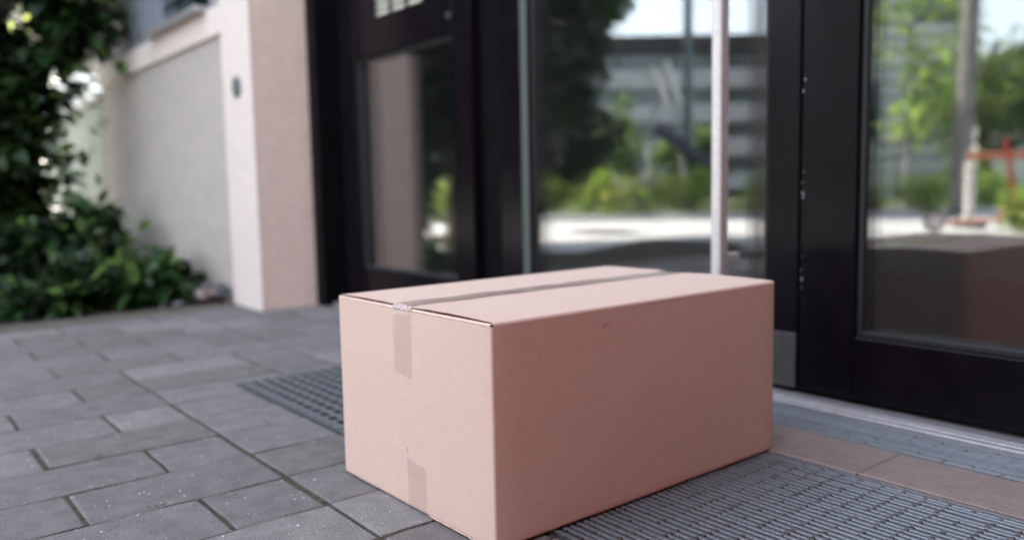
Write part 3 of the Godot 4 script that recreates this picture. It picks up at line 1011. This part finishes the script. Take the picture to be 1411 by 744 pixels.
# ---------------------------------------------------------------- planting bed
func build_planting() -> void:
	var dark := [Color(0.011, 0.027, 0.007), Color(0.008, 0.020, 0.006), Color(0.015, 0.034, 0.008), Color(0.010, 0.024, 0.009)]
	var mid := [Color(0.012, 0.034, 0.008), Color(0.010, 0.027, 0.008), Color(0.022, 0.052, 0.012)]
	var lm := leaf_mesh(0.085, 0.06)
	# the dense tree that hangs over the bed
	var tr := thing("leafy_tree", "dense dark green tree overhanging the planting bed at the left edge", "tree", Vector3(-5.75, 0, 0.55))
	wood(tr, "trunk", Vector3(0, -0.02, 0), Vector3(0.1, 3.4, 0.1), 0.09, 14, Vector3(1.6, 1.2, 1.6), M.bark, 3)
	var bl := clumps(Vector3(0.0, 2.9, 0.15), Vector3(1.25, 2.1, 1.75), 60, 0.42, 4)
	bl.append_array(clumps(Vector3(0.20, 1.0, -0.95), Vector3(0.40, 1.05, 0.58), 84, 0.22, 5))
	bl.append_array(clumps(Vector3(0.42, 1.75, -1.50), Vector3(0.30, 0.50, 0.42), 26, 0.18, 6))
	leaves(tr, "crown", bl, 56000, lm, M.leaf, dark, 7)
	# single leaves that stand out at its edge
	single_leaves(tr, lm, [[Vector3(0.6, 1.55, -1.68), Vector3(0.22, 0.42, 0.26), 70], [Vector3(0.6, 0.9, -1.52), Vector3(0.22, 0.5, 0.18), 60]], dark, 15)
	# low shrub along the wall
	var shb := thing("low_shrub", "low broad leaved shrub against the grey wall panel left of the pier", "shrub", Vector3(-4.75, 0, -0.92))
	wood(shb, "stem", Vector3(-0.2, 0, 0.0), Vector3(0.1, 0.3, -0.1), 0.015, 12, Vector3(0.5, 0.35, 0.4), M.bark, 13)
	var sb := clumps(Vector3(-0.25, 0.13, 0.05), Vector3(0.60, 0.17, 0.42), 34, 0.13, 14)
	sb.append_array(clumps(Vector3(0.45, 0.06, -0.22), Vector3(0.30, 0.08, 0.18), 14, 0.085, 17))
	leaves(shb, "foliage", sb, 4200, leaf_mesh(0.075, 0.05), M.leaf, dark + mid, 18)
	single_leaves(shb, leaf_mesh(0.085, 0.058), [[Vector3(-0.15, 0.26, 0.0), Vector3(0.5, 0.14, 0.35), 90], [Vector3(0.5, 0.10, -0.2), Vector3(0.3, 0.09, 0.22), 60]], mid, 19)
	var cl := thing("climbing_plant", "climbing plant with round leaves growing between tree and low shrub", "plant", Vector3(-5.05, 0, -1.02))
	wood(cl, "stem", Vector3(0, 0, 0), Vector3(0.05, 0.45, -0.05), 0.012, 9, Vector3(0.15, 0.2, 0.15), M.bark, 23)
	leaves(cl, "foliage", clumps(Vector3(0.0, 0.22, 0.0), Vector3(0.2, 0.22, 0.16), 16, 0.10, 24), 800, leaf_mesh(0.08, 0.065), M.leaf, mid, 25)
	single_leaves(cl, leaf_mesh(0.085, 0.07), [[Vector3(0.05, 0.30, 0.0), Vector3(0.2, 0.22, 0.15), 50]], mid, 26)
	# bed edge plants by the paving
	var ed := thing("edging_plant", "tuft of long narrow leaves at the edge of the bed by the paving", "plant", Vector3(-3.95, 0, -0.85))
	leaves(ed, "foliage", clumps(Vector3(-0.02, 0.05, 0.05), Vector3(0.14, 0.05, 0.36), 18, 0.07, 34), 700, leaf_mesh(0.12, 0.035), M.leaf, dark + mid, 35)
	single_leaves(ed, leaf_mesh(0.13, 0.04), [[Vector3(0.0, 0.06, 0.05), Vector3(0.15, 0.06, 0.4), 50]], mid, 36)
	# pebbles along the foot of the wall
	var pb := Node3D.new()
	pb.name = "pebble_strip"
	pb.set_meta("kind", "structure")
	add_child(pb)
	var r := RandomNumberGenerator.new()
	r.seed = 40
	var pm := []
	for k in 4:
		var s := st()
		s.set_smooth_group(1)
		var rings := 5
		var seg := 8
		var g := []
		for i in rings + 1:
			var row := []
			for j in seg:
				var a := PI * i / rings
				var q := TAU * j / seg
				row.append(Vector3(sin(a) * cos(q), cos(a) * 0.65, sin(a) * sin(q) * 0.8) * (1.0 + 0.16 * sin(j * 2.0 + k * 1.7 + i)))
			g.append(row)
		for i in rings:
			for j in seg:
				var j2 := (j + 1) % seg
				quad(s, g[i][j], g[i + 1][j], g[i + 1][j2], g[i][j2], g[i][j] + g[i + 1][j2])
		pm.append(done(s))
	for k in 190:
		var x := r.randf_range(-4.9, -3.72)
		var pz := WALL_Z + 0.01 + absf(r.randfn()) * 0.14
		var sc := r.randf_range(0.014, 0.034)
		var o := put("pebble", pm[r.randi() % 4], M.pebble[r.randi() % 4], pb, Vector3(x, 0.004 + sc * 0.3 + 0.06 * maxf(0.0, 1.0 - (pz - WALL_Z) * 4.0) * r.randf(), pz), Vector3(r.randf(), r.randf() * 6.0, r.randf()))
		o.scale = Vector3.ONE * sc

func single_leaves(parent: Node, lm: Mesh, zones: Array, tones: Array, sd: int) -> void:
	var r := RandomNumberGenerator.new()
	r.seed = sd
	var mats := []
	for c in tones:
		var m := mat(lin(c.r * 1.1, c.g * 1.1, c.b * 1.1), 0.4)
		m.backlight_enabled = true
		m.backlight = lin(0.25, 0.4, 0.1)
		mats.append(m)
	for z in zones:
		for i in z[2]:
			var d := Vector3(r.randfn(), r.randfn(), r.randfn()).normalized()
			var o := put("leaf", lm, mats[r.randi() % mats.size()], parent)
			o.transform = Transform3D(leaf_basis(d, r, 0.8).scaled_local(Vector3.ONE * r.randf_range(0.7, 1.25)), z[0] + d * z[1] * pow(r.randf(), 0.4))

# ---------------------------------------------------------------- across the street (mirrored in the glass)
func build_far_side() -> void:
	var ang := street_turn()
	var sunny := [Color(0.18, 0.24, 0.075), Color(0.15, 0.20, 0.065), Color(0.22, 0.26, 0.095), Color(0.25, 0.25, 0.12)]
	var green := [Color(0.10, 0.14, 0.065), Color(0.085, 0.12, 0.06), Color(0.12, 0.15, 0.08)]
	# low office building with bands of cladding and glazing
	var a := thing("banded_building", "long two storey building with grey bands and dark roof edge across the street", "building", street(1.0, 30.0), ang)
	span_part("body", -(-16), -(9.3), -0.05, 5.2, -0.2, -9.0, M.clad_dark, a, 0.0)
	span_part("roof_edge", -(-16.2), -(9.5), 5.2, 5.75, 0.1, -9.1, M.roof, a, 0.0)
	for k in 4:
		span_part("cladding_band", -(-16.1), -(9.4), 0.25 + k * 1.22, 0.9 + k * 1.22, 0.04, -0.2, M.clad, a, 0.01)
	for k in 4:
		for i in 12:
			span_part("window", -(-16 + i * 2.1), -(-14.0 + i * 2.1), 0.93 + k * 1.22, 1.44 + k * 1.22, -0.1, -0.2, M.window_far, a, 0.0)
	# tall block with fine horizontal cladding
	var b := thing("tall_block", "tall pale block with fine horizontal cladding boards across the street", "building", street(8.2, 23.0), ang)
	span_part("body", -(0.0), -(4.5), -0.05, 15.0, -0.05, -2.4, M.clad, b, 0.0)
	for k in 36:
		span_part("cladding_board", -(-0.04), -(4.54), 0.3 + k * 0.41, 0.62 + k * 0.41, 0.03, -0.05, M.clad_pale, b, 0.006)
	for i in 2:
		for k in 4:
			var w := span_part("window", -(0.7 + i * 2.1), -(1.9 + i * 2.1), 1.6 + k * 3.2, 3.1 + k * 3.2, 0.06, 0.02, M.clad_dark, b, 0.0)
			span_part("pane", -0.63, 0.63, -0.68, 0.68, 0.021, 0.025, M.window_far, w, 0.0)
	# house with dark roof behind the trees
	var c := thing("dark_roofed_house", "small house with low dark hipped roof behind the trees across the street", "house", street(20.0, 35.0), ang)
	span_part("wall", -(0.4), -(9.6), -0.05, 4.9, -0.4, -7.6, M.clad_pale, c, 0.0)
	var rf := st()
	var q := [Vector3(-10, 4.9, 0), Vector3(0, 4.9, 0), Vector3(0, 4.9, -8), Vector3(-10, 4.9, -8), Vector3(-7.4, 6.3, -3.2), Vector3(-2.6, 6.3, -3.2)]
	quad(rf, q[0], q[1], q[5], q[4], Vector3(0, 1, 1))
	quad(rf, q[3], q[2], q[5], q[4], Vector3(0, 1, -1))
	tri(rf, q[0], q[3], q[4], Vector3(-1, 1, 0))
	tri(rf, q[1], q[2], q[5], Vector3(1, 1, 0))
	quad(rf, q[0], q[1], q[2], q[3], Vector3.DOWN)
	put("roof", done(rf), M.roof, c)
	for k in 3:
		span_part("window", -(1.4 + k * 2.9), -(2.6 + k * 2.9), 2.6, 3.9, -0.36, -0.4, M.window_far, c, 0.0)
	# kerb of the path
	var kb := st()
	var p0 := street(-14, 11.70)
	var p1 := street(10, 11.70)
	cbox(kb, (p0 + p1) / 2 + Vector3(0, 0.02, 0), Vector3(24.0, 0.12, 0.1), 0.01, Basis(Vector3.UP, ang))
	struct("kerb", done(kb), M.concrete)
	# bushes behind the path
	for k in 15:
		var x := -2.6 + k * 0.78
		var h: float = [0.62, 0.72, 0.66, 0.78, 0.88, 0.74, 0.8, 0.92][k % 8]
		var t := thing("sunlit_bush", "sunlit yellow green bush %s" % [["leftmost in the row along the pale path", "second from the left along the pale path", "third from the left along the pale path", "fourth from the left along the pale path", "fifth from the left along the pale path", "sixth from the left along the pale path", "seventh from the left along the pale path", "in the middle of the row along the pale path", "seventh from the right along the pale path", "sixth from the right along the pale path", "fifth from the right along the pale path", "fourth from the right along the pale path", "third from the right along the pale path", "second from the right along the pale path", "rightmost in the row along the pale path"][k]], "bush", street(x, 12.35 + 0.4 * sin(k * 2.1)), 0.0, "bushes along the pale path")
		leaves(t, "foliage", clumps(Vector3(0, h * 0.45, 0), Vector3(0.48, h * 0.45, 0.4), 18, 0.14, 100 + k), 1100, leaf_mesh(0.16, 0.018), M.leaf_sun, sunny, 130 + k, Vector2(0.7, 1.3), 0.9)
		wood(t, "stem", Vector3.ZERO, Vector3(0, h * 0.7, 0), 0.012, 6, Vector3(0.35, h * 0.5, 0.35), M.bark, 160 + k)
	# trees
	far_tree("mid_tree", "bushy green tree nearest to the long banded building", street(2.3, 18.0), 2.3, Vector3(0.5, 0.9, 0.5), 0.05, M.bark_pale, green, 201, 800)
	far_tree("mid_tree", "slender green tree standing before the long banded building", street(4.4, 20.0), 1.9, Vector3(0.9, 0.7, 0.8), 0.06, M.bark, green, 202, 2200)
	far_tree("shade_tree", "tall dense tree with near black foliage behind the left end of the pale path", street(0.35, 13.6), 7.0, Vector3(1.55, 3.8, 1.4), 0.16, M.bark, [Color(0.012, 0.028, 0.008), Color(0.016, 0.036, 0.01)], 207, 26000)
	leaves(get_node("shade_tree"), "lower_crown", clumps(Vector3(0.05, 1.9, 0.1), Vector3(1.05, 1.6, 1.0), 40, 0.4, 311), 11000, leaf_mesh(0.16, 0.09), M.leaf, [Color(0.012, 0.028, 0.008), Color(0.016, 0.036, 0.01)], 312)
	far_tree("birch_tree", "light birch with thin pale trunk before the tall block", street(6.9, 14.5), 4.4, Vector3(0.9, 1.9, 0.9), 0.06, M.bark_pale, [Color(0.20, 0.25, 0.12), Color(0.17, 0.22, 0.10), Color(0.23, 0.26, 0.14)], 203, 620)
	far_tree("dark_tree", "dark trunked tree in front of the dark roofed house", street(11.4, 20.0), 4.0, Vector3(1.5, 1.5, 1.5), 0.2, M.bark, green, 204, 3500)
	far_tree("dark_tree", "round green tree right of the dark trunked tree by the house", street(14.5, 23.0), 4.6, Vector3(2.0, 1.8, 2.0), 0.15, M.bark, green, 205, 3800)
	# tall lamp column beside the path
	var lp := thing("lamp_column", "thick grey concrete lamp column beside the pale path", "lamp post", street(5.95, 11.0))
	var ls := st()
	tube(ls, [Vector3(0, -0.05, 0), Vector3(0, 0.5, 0), Vector3(0.12, 6.0, 0.1)], [0.13, 0.12, 0.09], 20)
	put("column", done(ls), M.post, lp)
	var la := st()
	tube(la, [Vector3(0.12, 5.9, 0.1), Vector3(0.3, 6.25, 0.1), Vector3(0.9, 6.4, 0.1)], [0.05, 0.045, 0.04], 10)
	put("arm", done(la), M.post, lp)
	put("lamp_head", box_mesh(Vector3(0.6, 0.1, 0.22), 0.03), M.post, lp, Vector3(1.15, 6.4, 0.1))
	var cp := thing("slim_pole", "slim dark metal pole rising before the sky by the long building", "pole", street(3.0, 14.2))
	var sl := st()
	tube(sl, [Vector3(0, -0.05, 0), Vector3(0, 5.2, 0)], [0.085, 0.07], 14)
	put("shaft", done(sl), mat(lin(0.10, 0.14, 0.16), 0.6), cp)
	var fl := CylinderMesh.new()
	fl.top_radius = 0.12
	fl.bottom_radius = 0.13
	fl.height = 0.04
	put("base_flange", fl, mat(lin(0.10, 0.14, 0.16), 0.6), cp, Vector3(0, 0.0, 0))
	# play frame with slide
	var sw := thing("play_frame", "play frame with two slanted white poles and a dark blue slide", "playground frame", street(2.55, 14.0), ang)
	var wp := st()
	tube(wp, [Vector3(0.2, 2.43, 0), Vector3(-0.05, 1.82, 0.05)], [0.055, 0.055], 10)
	put("white_pole", done(wp), M.white, sw)
	wp = st()
	tube(wp, [Vector3(-0.08, 2.55, -0.2), Vector3(-0.3, 1.85, -0.15)], [0.05, 0.05], 10)
	put("white_pole", done(wp), M.white, sw)
	wp = st()
	tube(wp, [Vector3(0.32, 0, -0.05), Vector3(0.1, 2.2, -0.05)], [0.035, 0.035], 10)
	put("leg", done(wp), M.clad, sw)
	wp = st()
	tube(wp, [Vector3(-0.46, 0, -0.2), Vector3(-0.19, 2.25, -0.2)], [0.035, 0.035], 10)
	put("leg", done(wp), M.clad, sw)
	wp = st()
	tube(wp, [Vector3(0.14, 2.1, -0.05), Vector3(-0.2, 2.12, -0.2)], [0.03, 0.03], 8)
	put("top_bar", done(wp), M.clad, sw)
	wp = st()
	cbox(wp, Vector3(-0.32, 1.05, 0.0), Vector3(1.15, 0.05, 0.42), 0.02, Basis(Vector3(0, 0, 1), 0.62))
	cbox(wp, Vector3(-0.32, 1.13, 0.21), Vector3(1.15, 0.16, 0.03), 0.01, Basis(Vector3(0, 0, 1), 0.62))
	cbox(wp, Vector3(-0.32, 1.13, -0.21), Vector3(1.15, 0.16, 0.03), 0.01, Basis(Vector3(0, 0, 1), 0.62))
	put("slide", done(wp), M.blue, sw)
	build_scooter()
	# orange rail on white posts
	var bar := thing("orange_barrier", "orange barrier rail on white posts beside the pale path", "barrier", street(4.55, 8.3), ang)
	put("rail", box_mesh(Vector3(1.5, 0.07, 0.03), 0.008), M.orange, bar, Vector3(-0.75, 0.72, 0))
	for x in [-0.06, -1.44]:
		put("post", box_mesh(Vector3(0.09, 0.66, 0.05), 0.008), M.white, bar, Vector3(x, 0.33, -0.045))
		put("foot", box_mesh(Vector3(0.1, 0.05, 0.5), 0.01), M.clad_dark, bar, Vector3(x, 0.025, -0.05))
	var gb := thing("corner_bush", "rounded green bush beside the scooter near the shaded forecourt", "bush", street(4.72, 7.4))
	leaves(gb, "foliage", clumps(Vector3(0, 0.24, 0), Vector3(0.36, 0.22, 0.36), 22, 0.13, 300), 1800, leaf_mesh(0.07, 0.03), M.leaf_sun, sunny, 301)
	wood(gb, "stem", Vector3.ZERO, Vector3(0, 0.3, 0), 0.012, 6, Vector3(0.3, 0.2, 0.3), M.bark, 302)
	# garden beyond the left end of the house
	var gw := thing("garden_wall", "pale rendered garden wall continuing left from the house behind the leaves", "wall", Vector3(-6.9, 0, WALL_Z - 0.12))
	span_part("wall", -0.9, 0.9, -0.05, 1.12, 0.1, -0.1, M.plaster_garden, gw, 0.01)
	span_part("coping", -0.9, 0.9, 1.12, 1.17, 0.13, -0.13, M.concrete, gw, 0.01)
	far_tree("garden_tree", "sunlit tree in the garden beyond the left end of the house", Vector3(-15.5, 0, -0.6), 4.6, Vector3(1.6, 1.7, 1.6), 0.12, M.bark, sunny, 206, 3000)
	var bh := thing("balcony_house", "white house with slatted balconies beyond the garden at left", "house", Vector3(-21.0, 0, -4.6), PI / 2)
	span_part("wall", -4.0, 4.0, -0.05, 9.0, 0.0, -6.0, M.white, bh, 0.0)
	for k in 3:
		span_part("balcony_slab", -3.6, 3.6, 1.9 + k * 2.6, 2.05 + k * 2.6, 1.4, 0.0, M.concrete, bh, 0.01)
		for i in 5:
			span_part("balcony_slat", -3.6, 3.6, 2.12 + k * 2.6 + i * 0.2, 2.24 + k * 2.6 + i * 0.2, 1.42, 1.38, M.white, bh, 0.005)
		span_part("window", -2.5, 2.5, 2.2 + k * 2.6, 4.1 + k * 2.6, 0.03, 0.0, M.window_far, bh, 0.0)

func far_tree(called: String, label: String, at: Vector3, h: float, rad: Vector3, r0: float, bark: Material, tones: Array, sd: int, count: int) -> void:
	var t := thing(called, label, "tree", at)
	wood(t, "trunk", Vector3(0, -0.05, 0), Vector3(0.05, h * 0.92, 0.05), r0, 12, rad * Vector3(1.0, 0.6, 1.0), bark, sd)
	leaves(t, "crown", clumps(Vector3(0, h * 0.6, 0), rad, 30, minf(rad.x, rad.y) * 0.36, sd + 50), count, leaf_mesh(0.16, 0.09), M.leaf_sun, tones, sd + 90)

func build_scooter() -> void:
	var t := thing("kick_scooter", "orange and red kick scooter parked on the pale path", "scooter", street(3.85, 7.55), street_turn() + PI - 0.15)
	for x in [0.0, 0.86]:
		var s := st()
		s.set_smooth_group(1)
		var n := 22
		for i in n:
			for k in 8:
				var c := []
				for q in [[0, 0], [1, 0], [1, 1], [0, 1]]:
					var a: float = TAU * (i + q[0]) / n
					var b: float = TAU * (k + q[1]) / 8.0
					c.append(Vector3(cos(a) * (0.090 + 0.014 * cos(b)), sin(a) * (0.090 + 0.014 * cos(b)), 0.02 * sin(b)))
				quad(s, c[0], c[1], c[2], c[3], (c[0] + c[2]) / 2.0 - Vector3(cos(TAU * i / n), sin(TAU * i / n), 0) * 0.078)
		var w := put("wheel", done(s), M.rubber, t, Vector3(x, 0.104, 0))
		var hub := CylinderMesh.new()
		hub.top_radius = 0.078
		hub.bottom_radius = 0.078
		hub.height = 0.03
		hub.radial_segments = 20
		put("hub", hub, M.white, w, Vector3.ZERO, Vector3(PI / 2, 0, 0))
	put("deck", box_mesh(Vector3(0.56, 0.03, 0.12), 0.01), M.orange, t, Vector3(0.39, 0.10, 0))
	var f := st()
	tube(f, [Vector3(0.64, 0.1, 0), Vector3(0.74, 0.22, 0), Vector3(0.80, 0.26, 0)], [0.02, 0.02, 0.02], 8)
	tube(f, [Vector3(0.86, 0.098, 0.04), Vector3(0.83, 0.24, 0.04)], [0.012, 0.012], 8)
	tube(f, [Vector3(0.86, 0.098, -0.04), Vector3(0.83, 0.24, -0.04)], [0.012, 0.012], 8)
	put("fork", done(f), M.orange, t)
	f = st()
	tube(f, [Vector3(0.83, 0.22, 0), Vector3(0.70, 0.86, 0)], [0.022, 0.02], 10)
	put("stem", done(f), M.red, t)
	f = st()
	tube(f, [Vector3(0.70, 0.86, -0.22), Vector3(0.70, 0.87, 0), Vector3(0.70, 0.86, 0.22)], [0.015, 0.015, 0.015], 8)
	put("handlebar", done(f), M.rubber, t)

# ---------------------------------------------------------------- little things on the ground
func build_small_things() -> void:
	var tones := [Color(0.05, 0.12, 0.02), Color(0.07, 0.14, 0.03)]
	var k := 0
	for q in [[-2.03, -0.36, "left of the long joint"], [-1.365, -0.345, "in the joint nearest the camera"], [-1.70, -0.33, "in the middle of the paving"]]:
		var t := thing("moss_tuft", "tiny green moss tuft %s" % q[2], "moss", Vector3(q[0], -0.006, q[1]), 0.0, "moss tufts in the paving joints")
		leaves(t, "blades", clumps(Vector3(0, 0.003, 0), Vector3(0.003, 0.0015, 0.014), 5, 0.004, 400 + k), 40, leaf_mesh(0.007, 0.0025), M.leaf, tones, 410 + k)
		k += 1
